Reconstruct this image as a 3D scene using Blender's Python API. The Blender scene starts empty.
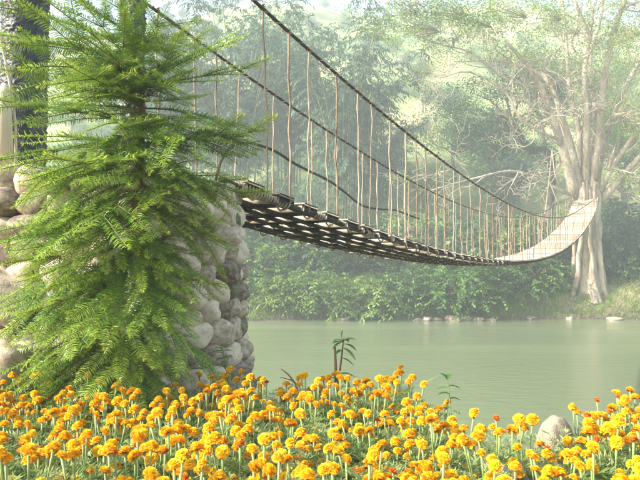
import bpy, math, random
import numpy as np
from mathutils import Vector, Matrix, Euler
from mathutils import noise as mnoise

random.seed(7)
RNG = np.random.default_rng(7)
D = bpy.data
scene = bpy.context.scene
COL = scene.collection

# ------------------------------------------------------------------ camera, light, exposure
CAM_Z = 1.5
FPX = 620.0                                     # focal length in pixels of the 640 px wide photograph
PITCH = math.atan(30 / FPX)
cam_d = D.cameras.new("camera"); cam = D.objects.new("camera", cam_d); COL.objects.link(cam)
cam_d.sensor_width = 36; cam_d.lens = FPX / 640 * 36
cam_d.clip_start = 0.05; cam_d.clip_end = 3000
cam.location = (0, 0, CAM_Z); cam.rotation_euler = (math.pi / 2 + PITCH, 0, 0)
scene.camera = cam

SUN_DIR = Vector((-0.84, -0.28, 0.50)).normalized()      # towards the sun: high, on the left, a little behind the camera
world = D.worlds.new("World"); scene.world = world; world.use_nodes = True
wn = world.node_tree.nodes; wl = world.node_tree.links
bg = wn["Background"]; sky = wn.new("ShaderNodeTexSky"); sky.sky_type = 'NISHITA'
sky.sun_disc = False
sky.sun_elevation = math.asin(SUN_DIR.z); sky.sun_rotation = math.atan2(SUN_DIR.x, SUN_DIR.y)
sky.air_density = 1.2; sky.dust_density = 3.0; sky.ozone_density = 1.0
wl.new(sky.outputs[0], bg.inputs[0]); bg.inputs[1].default_value = 0.15
sun_d = D.lights.new("sun", 'SUN'); sun = D.objects.new("sun", sun_d); COL.objects.link(sun)
sun_d.energy = 5.0; sun_d.angle = math.radians(0.6); sun_d.color = (1.0, 0.95, 0.85)
sun.rotation_euler = SUN_DIR.to_track_quat('Z', 'Y').to_euler()
scene.view_settings.view_transform = 'Standard'; scene.view_settings.look = 'None'
scene.view_settings.gamma = 1; scene.view_settings.exposure = 1.4
HAZE_DENSITY = 0.0032
scene.cycles.volume_bounces = 1
scene.cycles.max_bounces = 6
scene.cycles.diffuse_bounces = 3
scene.cycles.transparent_max_bounces = 6

# ------------------------------------------------------------------ helpers
def P(px, py, Y):
    """world point seen at pixel (px,py) of the photograph, Y metres ahead of the camera"""
    u = (px - 320) / FPX; v = (240 - py) / FPX
    y = math.cos(PITCH) - v * math.sin(PITCH); z = math.sin(PITCH) + v * math.cos(PITCH)
    return Vector((u / y * Y, Y, CAM_Z + z / y * Y))

def tag(o, label=None, cat=None, group=None, kind=None):
    if label: o['label'] = label
    if cat: o['category'] = cat
    if group: o['group'] = group
    if kind: o['kind'] = kind
    return o

def empty(name, loc=(0, 0, 0), rz=0.0):
    o = D.objects.new(name, None); o.empty_display_size = 0.2
    COL.objects.link(o); o.location = loc; o.rotation_euler = (0, 0, rz)
    return o

def link(name, me, parent=None, loc=None, rot=None, scale=None):
    o = D.objects.new(name, me); COL.objects.link(o)
    if parent is not None: o.parent = parent
    if loc is not None: o.location = loc
    if rot is not None: o.rotation_euler = rot
    if scale is not None: o.scale = scale
    return o

def copy_tree(o, parent=None):
    c = o.copy(); COL.objects.link(c)
    if parent is not None: c.parent = parent
    for ch in list(o.children): copy_tree(ch, c)
    return c

class MB:
    """collects quads and triangles into one mesh"""
    def __init__(s): s.v = []; s.f = []; s.a = []; s.n = 0
    def add(s, verts, quads, val=0.5):
        verts = np.asarray(verts, dtype=np.float64).reshape(-1, 3); quads = np.asarray(quads, dtype=np.int64)
        s.v.append(verts); s.f.append(quads + s.n); s.n += len(verts)
        s.a.append(np.broadcast_to(np.asarray(val, dtype=np.float64), (len(verts),)))
    def tube(s, pts, rad, sides=6, val=0.5, rough=0.0):
        pts = np.asarray([tuple(p) for p in pts], float); n = len(pts)
        rad = np.broadcast_to(np.asarray(rad, float), (n,))
        tan = np.gradient(pts, axis=0); tan /= np.linalg.norm(tan, axis=1, keepdims=True) + 1e-9
        ref = np.array([0.0, 0.0, 1.0]) if abs(tan[0][2]) < 0.9 else np.array([1.0, 0.0, 0.0])
        nrm = np.zeros_like(pts); cur = np.cross(tan[0], ref); cur /= np.linalg.norm(cur)
        for i in range(n):
            cur = cur - tan[i] * np.dot(cur, tan[i]); cur /= np.linalg.norm(cur) + 1e-9; nrm[i] = cur
        bi = np.cross(tan, nrm); an = np.arange(sides) / sides * 2 * np.pi
        r = rad[:, None] * np.ones(sides)[None]
        if rough: r = r * (1 + RNG.uniform(-rough, rough, r.shape))
        v = pts[:, None] + r[..., None] * (np.cos(an)[None, :, None] * nrm[:, None] + np.sin(an)[None, :, None] * bi[:, None])
        i = np.arange(n - 1)[:, None] * sides; j = np.arange(sides)[None]; k = (j + 1) % sides
        q = np.stack([i + j, i + k, i + sides + k, i + sides + j], -1).reshape(-1, 4)
        s.add(v.reshape(-1, 3), q, val)
        # end caps (fans of quads)
        if sides == 4 or sides == 6 or sides == 8:
            for base, fl in ((0, 1), ((n - 1) * sides, 0)):
                idx = [base + t for t in range(sides)]
                if fl: idx = idx[::-1]
                for t in range(1, sides - 2, 2):
                    s.f.append(np.array([[idx[0], idx[t], idx[t + 1], idx[t + 2]]]) + s.n - n * sides)
    def leaves(s, base, d, up, L, W, val=None, bend=0.0):
        base = np.asarray(base, float); N = len(base)
        d = d / (np.linalg.norm(d, axis=1, keepdims=True) + 1e-9)
        side = np.cross(d, up); side /= np.linalg.norm(side, axis=1, keepdims=True) + 1e-9
        nn = np.cross(side, d)
        L = np.broadcast_to(L, (N,))[:, None]; W = np.broadcast_to(W, (N,))[:, None]
        if val is None: val = RNG.random(N)
        if bend:
            m = base + d * L * 0.5 + nn * L * bend * 0.35
            tip = base + d * L * 0.92 - nn * L * bend
            v = np.stack([base - side * W * .2, base + side * W * .2, m + side * W * .5, m - side * W * .5, tip + side * W * .06, tip - side * W * .06], 1)
            o = np.arange(N)[:, None] * 6
            q = np.concatenate([o + np.array([[0, 1, 2, 3]]), o + np.array([[3, 2, 4, 5]])])
            s.add(v.reshape(-1, 3), q, np.repeat(val, 6))
        else:
            mid = base + d * L * 0.42
            v = np.stack([base, mid + side * W * .5, base + d * L, mid - side * W * .5], 1)
            q = np.arange(N * 4).reshape(-1, 4)
            s.add(v.reshape(-1, 3), q, np.repeat(val, 4))
    def mesh(s, name, mat, smooth=True):
        me = D.meshes.new(name)
        v = np.concatenate(s.v); f = np.concatenate(s.f); a = np.concatenate(s.a)
        me.vertices.add(len(v)); me.vertices.foreach_set('co', v.astype(np.float32).ravel())
        me.loops.add(f.size); me.loops.foreach_set('vertex_index', f.astype(np.int32).ravel())
        me.polygons.add(len(f)); me.polygons.foreach_set('loop_start', (np.arange(len(f)) * 4).astype(np.int32))
        at = me.attributes.new('v', 'FLOAT', 'POINT'); at.data.foreach_set('value', a.astype(np.float32))
        me.update(calc_edges=True); me.validate()
        if smooth: me.polygons.foreach_set('use_smooth', np.ones(len(me.polygons), bool))
        me.materials.append(mat)
        return me

def unit(a): return a / (np.linalg.norm(a, axis=-1, keepdims=True) + 1e-9)
def smooth_path(pts, n):
    """Catmull-Rom through the given points"""
    p = [Vector(q) for q in pts]; p = [p[0] * 2 - p[1]] + p + [p[-1] * 2 - p[-2]]
    out = []; m = len(p) - 3
    for i in range(n):
        t = i / (n - 1) * m; k = min(int(t), m - 1); t -= k
        a, b, c, e = p[k:k + 4]
        out.append(0.5 * ((2 * b) + (c - a) * t + (2 * a - 5 * b + 4 * c - e) * t * t + (3 * b - a - 3 * c + e) * t ** 3))
    return out

# ------------------------------------------------------------------ materials
def new_mat(name):
    m = D.materials.new(name); m.use_nodes = True
    return m, m.node_tree.nodes, m.node_tree.links, m.node_tree.nodes["Principled BSDF"]

def ramp(nodes, stops, interp='LINEAR'):
    r = nodes.new("ShaderNodeValToRGB"); el = r.color_ramp.elements; r.color_ramp.interpolation = interp
    while len(el) > 1: el.remove(el[-1])
    el[0].position = stops[0][0]; el[0].color = (*stops[0][1], 1)
    for p, c in stops[1:]:
        e = el.new(p); e.color = (*c, 1)
    return r

def leaf_mat(name, stops, trans=0.35, noise_scale=0.6, rough=0.5, noise_amt=0.5, spec=0.3):
    m, n, l, b = new_mat(name)
    at = n.new("ShaderNodeAttribute"); at.attribute_name = 'v'
    tc = n.new("ShaderNodeTexCoord"); nz = n.new("ShaderNodeTexNoise"); nz.inputs['Scale'].default_value = noise_scale
    nz.inputs['Detail'].default_value = 3
    l.new(tc.outputs['Object'], nz.inputs['Vector'])
    oi = n.new("ShaderNodeObjectInfo")
    mx = n.new("ShaderNodeMath"); mx.operation = 'MULTIPLY_ADD'; mx.inputs[1].default_value = 1 - noise_amt
    l.new(at.outputs['Fac'], mx.inputs[0])
    m2 = n.new("ShaderNodeMath"); m2.operation = 'MULTIPLY_ADD'; m2.inputs[1].default_value = noise_amt * 1.6; m2.inputs[2].default_value = -noise_amt * 0.35
    l.new(nz.outputs['Fac'], m2.inputs[0]); l.new(m2.outputs[0], mx.inputs[2])
    m3 = n.new("ShaderNodeMath"); m3.operation = 'MULTIPLY_ADD'; m3.inputs[1].default_value = 0.24; 
    l.new(oi.outputs['Random'], m3.inputs[0]); 
    m4 = n.new("ShaderNodeMath"); m4.operation = 'SUBTRACT'; m4.inputs[1].default_value = 0.12
    l.new(mx.outputs[0], m3.inputs[2]); l.new(m3.outputs[0], m4.inputs[0])
    r = ramp(n, stops); l.new(m4.outputs[0], r.inputs[0])
    l.new(r.outputs[0], b.inputs['Base Color']); b.inputs['Roughness'].default_value = rough
    b.inputs['Specular IOR Level'].default_value = spec
    t = n.new("ShaderNodeBsdfTranslucent"); ms = n.new("ShaderNodeMixShader"); ms.inputs[0].default_value = trans
    l.new(r.outputs[0], t.inputs[0]); l.new(b.outputs[0], ms.inputs[1]); l.new(t.outputs[0], ms.inputs[2])
    l.new(ms.outputs[0], n['Material Output'].inputs[0])
    return m

def rough_mat(name, stops, scale=4.0, rough=0.85, bump=0.4, bscale=None, stretch=(1, 1, 1), detail=6, rnd=0.0, dist=0.02, spec=0.3):
    m, n, l, b = new_mat(name)
    tc = n.new("ShaderNodeTexCoord"); mp = n.new("ShaderNodeMapping"); mp.inputs['Scale'].default_value = stretch
    l.new(tc.outputs['Object'], mp.inputs['Vector'])
    oi = n.new("ShaderNodeObjectInfo"); cb = n.new("ShaderNodeVectorMath"); cb.operation = 'SCALE'; cb.inputs['Scale'].default_value = 13
    comb = n.new("ShaderNodeCombineXYZ"); l.new(oi.outputs['Random'], comb.inputs[0]); l.new(oi.outputs['Random'], comb.inputs[1])
    l.new(comb.outputs[0], cb.inputs[0]); ad = n.new("ShaderNodeVectorMath"); l.new(mp.outputs[0], ad.inputs[0]); l.new(cb.outputs[0], ad.inputs[1])
    nz = n.new("ShaderNodeTexNoise"); nz.inputs['Scale'].default_value = scale; nz.inputs['Detail'].default_value = detail
    nz.inputs['Roughness'].default_value = 0.65
    l.new(ad.outputs[0], nz.inputs['Vector'])
    mm = n.new("ShaderNodeMath"); mm.operation = 'MULTIPLY_ADD'; mm.inputs[1].default_value = rnd; 
    l.new(oi.outputs['Random'], mm.inputs[0])
    ms = n.new("ShaderNodeMath"); ms.operation = 'SUBTRACT'; ms.inputs[1].default_value = rnd * 0.5
    l.new(nz.outputs['Fac'], ms.inputs[0]); l.new(ms.outputs[0], mm.inputs[2])
    r = ramp(n, stops); l.new(mm.outputs[0], r.inputs[0]); l.new(r.outputs[0], b.inputs['Base Color'])
    b.inputs['Roughness'].default_value = rough; b.inputs['Specular IOR Level'].default_value = spec
    if bump:
        n2 = n.new("ShaderNodeTexNoise"); n2.inputs['Scale'].default_value = bscale or scale * 3; n2.inputs['Detail'].default_value = 8
        l.new(ad.outputs[0], n2.inputs['Vector'])
        bp = n.new("ShaderNodeBump"); bp.inputs['Strength'].default_value = bump; bp.inputs['Distance'].default_value = dist
        l.new(n2.outputs['Fac'], bp.inputs['Height']); l.new(bp.outputs[0], b.inputs['Normal'])
    return m

def attr_mat(name, stops, rough=0.6, trans=0.0):
    m, n, l, b = new_mat(name)
    at = n.new("ShaderNodeAttribute"); at.attribute_name = 'v'
    r = ramp(n, stops); l.new(at.outputs['Fac'], r.inputs[0]); l.new(r.outputs[0], b.inputs['Base Color'])
    b.inputs['Roughness'].default_value = rough
    if trans:
        t = n.new("ShaderNodeBsdfTranslucent"); ms = n.new("ShaderNodeMixShader"); ms.inputs[0].default_value = trans
        l.new(r.outputs[0], t.inputs[0]); l.new(b.outputs[0], ms.inputs[1]); l.new(t.outputs[0], ms.inputs[2])
        l.new(ms.outputs[0], n['Material Output'].inputs[0])
    return m

M = {}
M['bamboo_leaf'] = leaf_mat('bamboo_leaf', [(0.1, (.03, .08, .05)), (.5, (.09, .17, .095)), (.9, (.24, .34, .19))], noise_scale=.25)
M['bush_leaf'] = leaf_mat('bush_leaf', [(0.1, (.025, .08, .02)), (.38, (.09, .21, .045)), (.68, (.25, .38, .08)), (1, (.46, .54, .17))], noise_scale=.8)
M['dark_leaf'] = leaf_mat('dark_leaf', [(0.1, (.015, .045, .018)), (.5, (.045, .11, .035)), (.9, (.14, .25, .07))], noise_scale=.8)
M['pale_leaf'] = leaf_mat('pale_leaf', [(0.1, (.09, .19, .03)), (.5, (.25, .38, .06)), (.9, (.46, .54, .13))], trans=.45, noise_scale=.5)
M['dry_leaf'] = leaf_mat('dry_leaf', [(0.1, (.10, .13, .06)), (.5, (.25, .24, .12)), (.9, (.42, .36, .24))], noise_scale=.8)
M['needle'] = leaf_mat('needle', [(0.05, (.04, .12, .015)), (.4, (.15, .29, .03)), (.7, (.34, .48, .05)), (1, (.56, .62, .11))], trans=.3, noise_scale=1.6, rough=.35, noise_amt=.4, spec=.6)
M['marigold_leaf'] = leaf_mat('marigold_leaf', [(0.05, (.09, .18, .035)), (.45, (.27, .38, .11)), (.9, (.60, .63, .32))], trans=.4, noise_scale=2.5)
M['petal'] = attr_mat('petal', [(0, (.94, .30, .002)), (.22, (1, .49, .003)), (.55, (1, .65, .008)), (1, (1, .77, .02))], rough=.6, trans=.25)
M['petal_red'] = attr_mat('petal_red', [(0, (.40, .07, .01)), (.6, (.80, .22, .005)), (1, (.95, .42, .01))], rough=.7, trans=.2)
M['flower_stem'] = attr_mat('flower_stem', [(0, (.12, .20, .05)), (1, (.25, .34, .11))], rough=.5)
M['stone'] = rough_mat('stone', [(.25, (.13, .105, .075)), (.45, (.36, .295, .215)), (.7, (.64, .55, .42))], scale=2.6, bump=.35, bscale=26, rnd=.5, dist=.012)
M['stone_moss'] = rough_mat('stone_moss', [(.3, (.05, .07, .025)), (.55, (.16, .17, .09)), (.8, (.38, .35, .27))], scale=5, bump=.4, bscale=26, rnd=.3, dist=.012)
M['mortar'] = rough_mat('mortar', [(.3, (.06, .05, .04)), (.7, (.16, .14, .11))], scale=9, bump=.6, dist=.03)
M['rock'] = rough_mat('rock', [(.3, (.27, .22, .16)), (.7, (.60, .51, .38))], scale=2.5, bump=.4, bscale=18, rnd=.3)
M['post'] = rough_mat('post', [(.3, (.010, .014, .015)), (.6, (.03, .038, .04)), (.85, (.10, .12, .12))], scale=14, bump=.7, bscale=45, rough=.42, dist=.01, spec=.5)
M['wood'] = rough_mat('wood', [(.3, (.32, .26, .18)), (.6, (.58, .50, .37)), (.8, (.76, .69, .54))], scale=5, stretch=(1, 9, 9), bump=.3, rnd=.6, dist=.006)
M['wood_shade'] = rough_mat('wood_shade', [(.3, (.012, .009, .007)), (.7, (.04, .032, .024))], scale=5, stretch=(1, 9, 9), bump=.3, rnd=.3, dist=.006)  # near-black wood: shade under the deck put into the colour
M['rope_dark'] = rough_mat('rope_dark', [(.3, (.025, .02, .015)), (.7, (.085, .068, .05))], scale=14, bump=.8, bscale=60, dist=.01)
M['rope_light'] = rough_mat('rope_light', [(.3, (.22, .17, .10)), (.7, (.50, .42, .29))], scale=16, bump=.6, bscale=60, dist=.006)
M['hanger'] = rough_mat('hanger', [(.25, (.12, .085, .055)), (.5, (.28, .215, .145)), (.8, (.50, .42, .30))], scale=6, stretch=(1, 1, .6), bump=.4, rnd=.4, dist=.006)
M['bark_pale'] = rough_mat('bark_pale', [(.3, (.17, .14, .10)), (.5, (.43, .36, .27)), (.72, (.72, .64, .52))], scale=1.4, stretch=(1, 1, .35), bump=.8, bscale=7, dist=.08)
M['bark_dark'] = rough_mat('bark_dark', [(.3, (.06, .05, .04)), (.7, (.20, .17, .13))], scale=3, stretch=(1, 1, .3), bump=.6, dist=.05)
M['bark_red'] = rough_mat('bark_red', [(.3, (.13, .06, .04)), (.6, (.30, .17, .12)), (.8, (.45, .30, .22))], scale=9, stretch=(1, 1, .25), bump=.6, bscale=30, dist=.01)
M['twig'] = rough_mat('twig', [(.3, (.10, .09, .03)), (.7, (.26, .24, .08))], scale=6, bump=0)
M['culm'] = rough_mat('culm', [(.3, (.14, .18, .07)), (.7, (.36, .36, .2))], scale=2, bump=0)
M['pale_bamboo'] = rough_mat('pale_bamboo', [(.3, (.46, .38, .24)), (.7, (.72, .64, .46))], scale=3, stretch=(2, 2, .3), bump=.2, rough=.5)

# ground: soil near by, grass and pale terraces across the river
m, n, l, b = new_mat('ground'); M['ground'] = m
geo = n.new("ShaderNodeNewGeometry"); sep = n.new("ShaderNodeSeparateXYZ"); l.new(geo.outputs['Position'], sep.inputs[0])
nz = n.new("ShaderNodeTexNoise"); nz.inputs['Scale'].default_value = .07; nz.inputs['Detail'].default_value = 9; nz.inputs['Roughness'].default_value = .62
l.new(geo.outputs['Position'], nz.inputs['Vector'])
hill = ramp(n, [(.36, (.06, .13, .035)), (.45, (.16, .24, .06)), (.54, (.30, .34, .11)), (.62, (.50, .42, .24))]); l.new(nz.outputs['Fac'], hill.inputs[0])
nz2 = n.new("ShaderNodeTexNoise"); nz2.inputs['Scale'].default_value = 5; nz2.inputs['Detail'].default_value = 8
l.new(geo.outputs['Position'], nz2.inputs['Vector'])
soil = ramp(n, [(.35, (.05, .04, .025)), (.65, (.17, .135, .09))]); l.new(nz2.outputs['Fac'], soil.inputs[0])
far = n.new("ShaderNodeMapRange"); far.inputs['From Min'].default_value = 44.2; far.inputs['From Max'].default_value = 46
l.new(sep.outputs['Y'], far.inputs['Value'])
mix = n.new("ShaderNodeMix"); mix.data_type = 'RGBA'
l.new(far.outputs[0], mix.inputs[0]); l.new(soil.outputs[0], mix.inputs[6]); l.new(hill.outputs[0], mix.inputs[7])
l.new(mix.outputs[2], b.inputs['Base Color']); b.inputs['Roughness'].default_value = .95
bp = n.new("ShaderNodeBump"); bp.inputs['Strength'].default_value = .7; bp.inputs['Distance'].default_value = .15
l.new(nz2.outputs['Fac'], bp.inputs['Height']); l.new(bp.outputs[0], b.inputs['Normal'])

m, n, l, b = new_mat('water'); M['water'] = m
b.inputs['Base Color'].default_value = (.205, .245, .135, 1); b.inputs['Roughness'].default_value = .12
b.inputs['Subsurface Weight'].default_value = 1.0; b.inputs['Subsurface Radius'].default_value = (1, 1, .8); b.inputs['Subsurface Scale'].default_value = 1.1
b.inputs['IOR'].default_value = 1.33; b.inputs['Specular IOR Level'].default_value = .5
geo = n.new("ShaderNodeNewGeometry"); mp = n.new("ShaderNodeMapping"); mp.inputs['Scale'].default_value = (1, 1.7, 1)
l.new(geo.outputs['Position'], mp.inputs['Vector'])
n1 = n.new("ShaderNodeTexNoise"); n1.inputs['Scale'].default_value = 1.6; n1.inputs['Detail'].default_value = 7; n1.inputs['Roughness'].default_value = .6
l.new(mp.outputs[0], n1.inputs['Vector'])
mp2 = n.new("ShaderNodeMapping"); mp2.inputs['Scale'].default_value = (.05, .22, 1); l.new(geo.outputs['Position'], mp2.inputs['Vector'])
n3 = n.new("ShaderNodeTexNoise"); n3.inputs['Scale'].default_value = 1.0; n3.inputs['Detail'].default_value = 5; l.new(mp2.outputs[0], n3.inputs['Vector'])
mr = n.new("ShaderNodeMapRange"); mr.inputs['From Min'].default_value = .35; mr.inputs['From Max'].default_value = .65; mr.inputs['To Min'].default_value = .03; mr.inputs['To Max'].default_value = .22
l.new(n3.outputs['Fac'], mr.inputs['Value']); l.new(mr.outputs[0], b.inputs['Roughness'])
bp = n.new("ShaderNodeBump"); bp.inputs['Strength'].default_value = .45; bp.inputs['Distance'].default_value = .06
l.new(n1.outputs['Fac'], bp.inputs['Height']); l.new(bp.outputs[0], b.inputs['Normal'])

# ------------------------------------------------------------------ setting
WATER_Z = -2.0
def interp(x, xs, ys): return np.interp(x, xs, ys)
def bed_far(x, y):
    x = np.asarray(x, float); y = np.asarray(y, float)
    """far edge of the flower bed (distance ahead) for the direction x/y"""
    px = 320 + FPX * x / np.maximum(y, .3)
    return interp(px, [-100, 0, 240, 300, 400, 430, 470, 520, 560, 600, 640, 760], [4.35, 4.35, 4.45, 4.45, 4.4, 3.75, 3.25, 3.2, 3.2, 3.65, 3.9, 4.0])
def ground_z(x, y):
    x = np.asarray(x, float); y = np.asarray(y, float)
    shore = 44.0 + 0.9 * np.sin(x * .13) + .5 * np.sin(x * .37 + 1) - np.clip(x - 12, 0, 30) * .06
    left = np.clip((-0.2 - x) / 1.2, 0, 1)
    edge = bed_far(x, y) + .15 + 4.2 * left * left * (3 - 2 * left)            # the bank runs further out under the stone pier
    near = -np.clip((y - edge) * .50, 0, 3.6)
    near = np.where(y < edge, .02 * np.sin(x * 2.1) * np.sin(y * 1.7), near)
    d = y - shore
    farb = np.clip(-3.4 + np.clip(d + 2, 0, 5) * .85, -3.4, .85) + np.clip(d - 3, 0, 9) * .12
    s = np.clip(d - 12, 0, None)
    ridge = 150 + 9 * np.sin(x * .019 + .6)
    hill = s * .60 * (1 / (1 + np.exp((y - ridge) / 9))) + 64 * (1 / (1 + np.exp(-(y - ridge) / 9)))
    hill = hill * (1 + .07 * np.sin(x * .031 + 1) + .04 * np.sin(x * .083 + y * .02))
    steps = np.clip((s - 8) / 30, 0, 1) * 1.2 * np.sin(s * .75 + 1.3 * np.sin(x * .06))      # terraces
    rough = .5 * np.sin(x * .5 + 1.2) * np.sin(y * .43) * np.clip(s / 10, 0, 1)
    far_z = farb + np.where(s > 0, hill + steps * .5 + rough, 0)
    return np.where(y < 25, near, np.where(d < -3, -3.6, far_z))
xs = np.unique(np.concatenate([np.linspace(-180, -12, 80), np.linspace(-12, 12, 90), np.linspace(12, 180, 100)]))
ys = np.unique(np.concatenate([np.linspace(-60, 1, 20), np.linspace(1, 14, 60), np.linspace(14, 40, 14), np.linspace(40, 60, 50), np.linspace(60, 240, 200)]))
X, Y = np.meshgrid(xs, ys); Z = ground_z(X, Y)
nx, ny = len(xs), len(ys)
mb = MB(); i = np.arange(ny - 1)[:, None] * nx; j = np.arange(nx - 1)[None]
mb.add(np.stack([X, Y, Z], -1).reshape(-1, 3), np.stack([i + j, i + j + 1, i + nx + j + 1, i + nx + j], -1).reshape(-1, 4))
tag(link('ground', mb.mesh('ground', M['ground'])), kind='structure')
mb = MB(); mb.add([(-179, 3, WATER_Z), (179, 3, WATER_Z), (179, 56, WATER_Z), (-179, 56, WATER_Z)], [[0, 1, 2, 3]])
tag(link('water', mb.mesh('water', M['water'], False)), kind='structure')

# haze: one closed box of even pale air
m = D.materials.new('haze'); m.use_nodes = True; n = m.node_tree.nodes; l = m.node_tree.links
n.remove(n['Principled BSDF']); pv = n.new("ShaderNodeVolumePrincipled")
pv.inputs['Color'].default_value = (.88, .96, 1.0, 1); pv.inputs['Density'].default_value = HAZE_DENSITY
pv.inputs['Anisotropy'].default_value = 0.0
l.new(pv.outputs[0], n['Material Output'].inputs['Volume'])
x0, x1, y0, y1, z0, z1 = -182, 182, -62, 242, -5.5, 76
mb = MB(); mb.add([(x0, y0, z0), (x1, y0, z0), (x1, y1, z0), (x0, y1, z0), (x0, y0, z1), (x1, y0, z1), (x1, y1, z1), (x0, y1, z1)],
                  [[3, 2, 1, 0], [4, 5, 6, 7], [0, 1, 5, 4], [1, 2, 6, 5], [2, 3, 7, 6], [3, 0, 4, 7]])
tag(link('haze', mb.mesh('haze', m, False)), kind='stuff')

# ------------------------------------------------------------------ vegetation generators
def shoot_leaves(mb, p0, d0, L, droop, step, ll, lw, spread=.8, hang=.3, start=.15, val0=0.5, jit=.12):
    """an arching shoot carrying leaves alternately on both sides; returns its centre line"""
    n = max(4, int(L / step)); t = np.linspace(0, 1, n)[:, None]
    d0 = np.asarray(d0, float); d0 /= np.linalg.norm(d0) + 1e-9
    pts = np.asarray(p0, float) + d0 * L * t + np.array([0, 0, -1.0]) * droop * L * t ** 2
    tan = unit(np.gradient(pts, axis=0)); side = unit(np.cross(tan, np.array([0, 0, 1.0])) + 1e-4)
    k = t[:, 0] > start; b = pts[k]; tn = tan[k]; sd = side[k]; m_ = len(b)
    sg = np.where(np.arange(m_) % 2 == 0, 1, -1)[:, None]
    d = tn * (1 - spread * .5) + sd * sg * spread + np.array([0, 0, -1.0]) * hang + RNG.normal(0, jit * 2, (m_, 3))
    up = np.cross(sd, tn) + RNG.normal(0, .35, (m_, 3))
    mb.leaves(b + RNG.normal(0, jit * ll * .3, (m_, 3)), d, up, ll * RNG.uniform(.7, 1.2, m_), lw * RNG.uniform(.8, 1.2, m_), np.clip(val0 + RNG.normal(0, .18, m_), 0, 1))
    return pts

def bamboo_meshes(seed, H, nculm, spread):
    global RNG; RNG = np.random.default_rng(seed)
    lf, st = MB(), MB()
    for c in range(nculm):
        a = RNG.uniform(0, 2 * np.pi); r0 = RNG.uniform(0, 1.3) ; h = H * RNG.uniform(.6, 1.0)
        out = np.array([math.cos(a), math.sin(a), 0]); p0 = out * r0; lean = RNG.uniform(.25, 1.0) * spread
        t = np.linspace(0, 1, 12)[:, None]
        pts = p0 + np.array([0, 0, 1.0]) * h * (t - .16 * t ** 3.2 * lean * 2) + out * h * .42 * lean * t ** 2.3
        st.tube(pts, np.linspace(.06, .012, 12), 4)
        for q in range(60):
            tt = RNG.uniform(.2, 1.0) ** .8
            k = min(int(tt * 11), 10); fr = tt * 11 - k; pp = pts[k] * (1 - fr) + pts[k + 1] * fr
            aa = RNG.uniform(0, 2 * np.pi); dd = np.array([math.cos(aa), math.sin(aa), RNG.uniform(.0, .7)]) + out * .5
            shoot_leaves(lf, pp, dd, RNG.uniform(.8, 2.0) * (1.25 - .5 * tt), RNG.uniform(.3, .8), .075, .34, .085, spread=.55, hang=.55, start=.08, val0=RNG.uniform(.25, .75))
    return st.mesh('culms', M['culm']), lf

def bush_meshes(seed, R, H, nshoot, ll, lw, mat, step=.11, droop=.45):
    global RNG; RNG = np.random.default_rng(seed)
    lf, st = MB(), MB()
    for c in range(nshoot):
        a = RNG.uniform(0, 2 * np.pi); th = RNG.beta(1.6, 1.3)
        r = R * RNG.uniform(.15, .8); z = H * RNG.uniform(.05, .82) * (1 - .45 * (r / R) ** 2)
        p0 = np.array([math.cos(a) * r, math.sin(a) * r, z])
        b = a + RNG.normal(0, .7); d = np.array([math.cos(b), math.sin(b), RNG.uniform(-.1, 1.2)])
        L = RNG.uniform(.5, 1.25) * R * .42
        pts = shoot_leaves(lf, p0, d, L, droop * RNG.uniform(.5, 1.6), step, ll, lw, spread=.75, hang=.35, start=.0, val0=RNG.uniform(.25, .8))
        if c % 4 == 0: st.tube(np.vstack([[p0[0] * .3, p0[1] * .3, 0], p0 * [.7, .7, .6], pts[0], pts[len(pts) // 2]]), [.05, .035, .02, .008], 4)
    return st.mesh('stems', M['bark_dark']), lf.mesh('foliage', mat, False)

def grow(mb, p, d, L, r, depth, tips, kids=3, up=.25, wig=.22, ratio=.68, seg=5, sides=5):
    pts = [np.array(p, float)]; dd = np.array(d, float); dd /= np.linalg.norm(dd)
    for i in range(seg):
        dd = dd + RNG.normal(0, wig, 3) + np.array([0, 0, up * .25]); dd /= np.linalg.norm(dd)
        pts.append(pts[-1] + dd * L / seg)
    rr = np.linspace(r, r * .5, seg + 1)
    mb.tube(pts, rr, sides if depth > 1 else 4)
    if depth == 0:
        tips.append((pts[-1], dd)); tips.append((pts[seg // 2], dd)); return
    for k in range(kids):
        i = seg if k == 0 else RNG.integers(max(1, seg // 3), seg + 1)
        nd = dd + RNG.normal(0, .62, 3); nd[2] += up * .5
        grow(mb, pts[i], nd, L * ratio * RNG.uniform(.75, 1.2), max(rr[i] * .66, .014), depth - 1, tips, kids, up, wig, ratio, max(3, seg - 1), sides)

def leaf_clumps(mb, tips, n, rad, ll, lw, flat=.55):
    for (p, d) in tips:
        m_ = int(n * RNG.uniform(.5, 1.4)); off = RNG.normal(0, 1, (m_, 3)) * rad * .5; off[:, 2] *= flat
        b = p + off; dirs = unit(off + 1e-3) + RNG.normal(0, .5, (m_, 3)); dirs[:, 2] -= .25
        up = np.array([0, 0, 1.0]) + RNG.normal(0, .5, (m_, 3))
        mb.leaves(b, dirs, up, ll * RNG.uniform(.7, 1.3, m_), lw * RNG.uniform(.7, 1.3, m_), np.clip(RNG.uniform(.2, .8) + RNG.normal(0, .15, m_), 0, 1))

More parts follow.
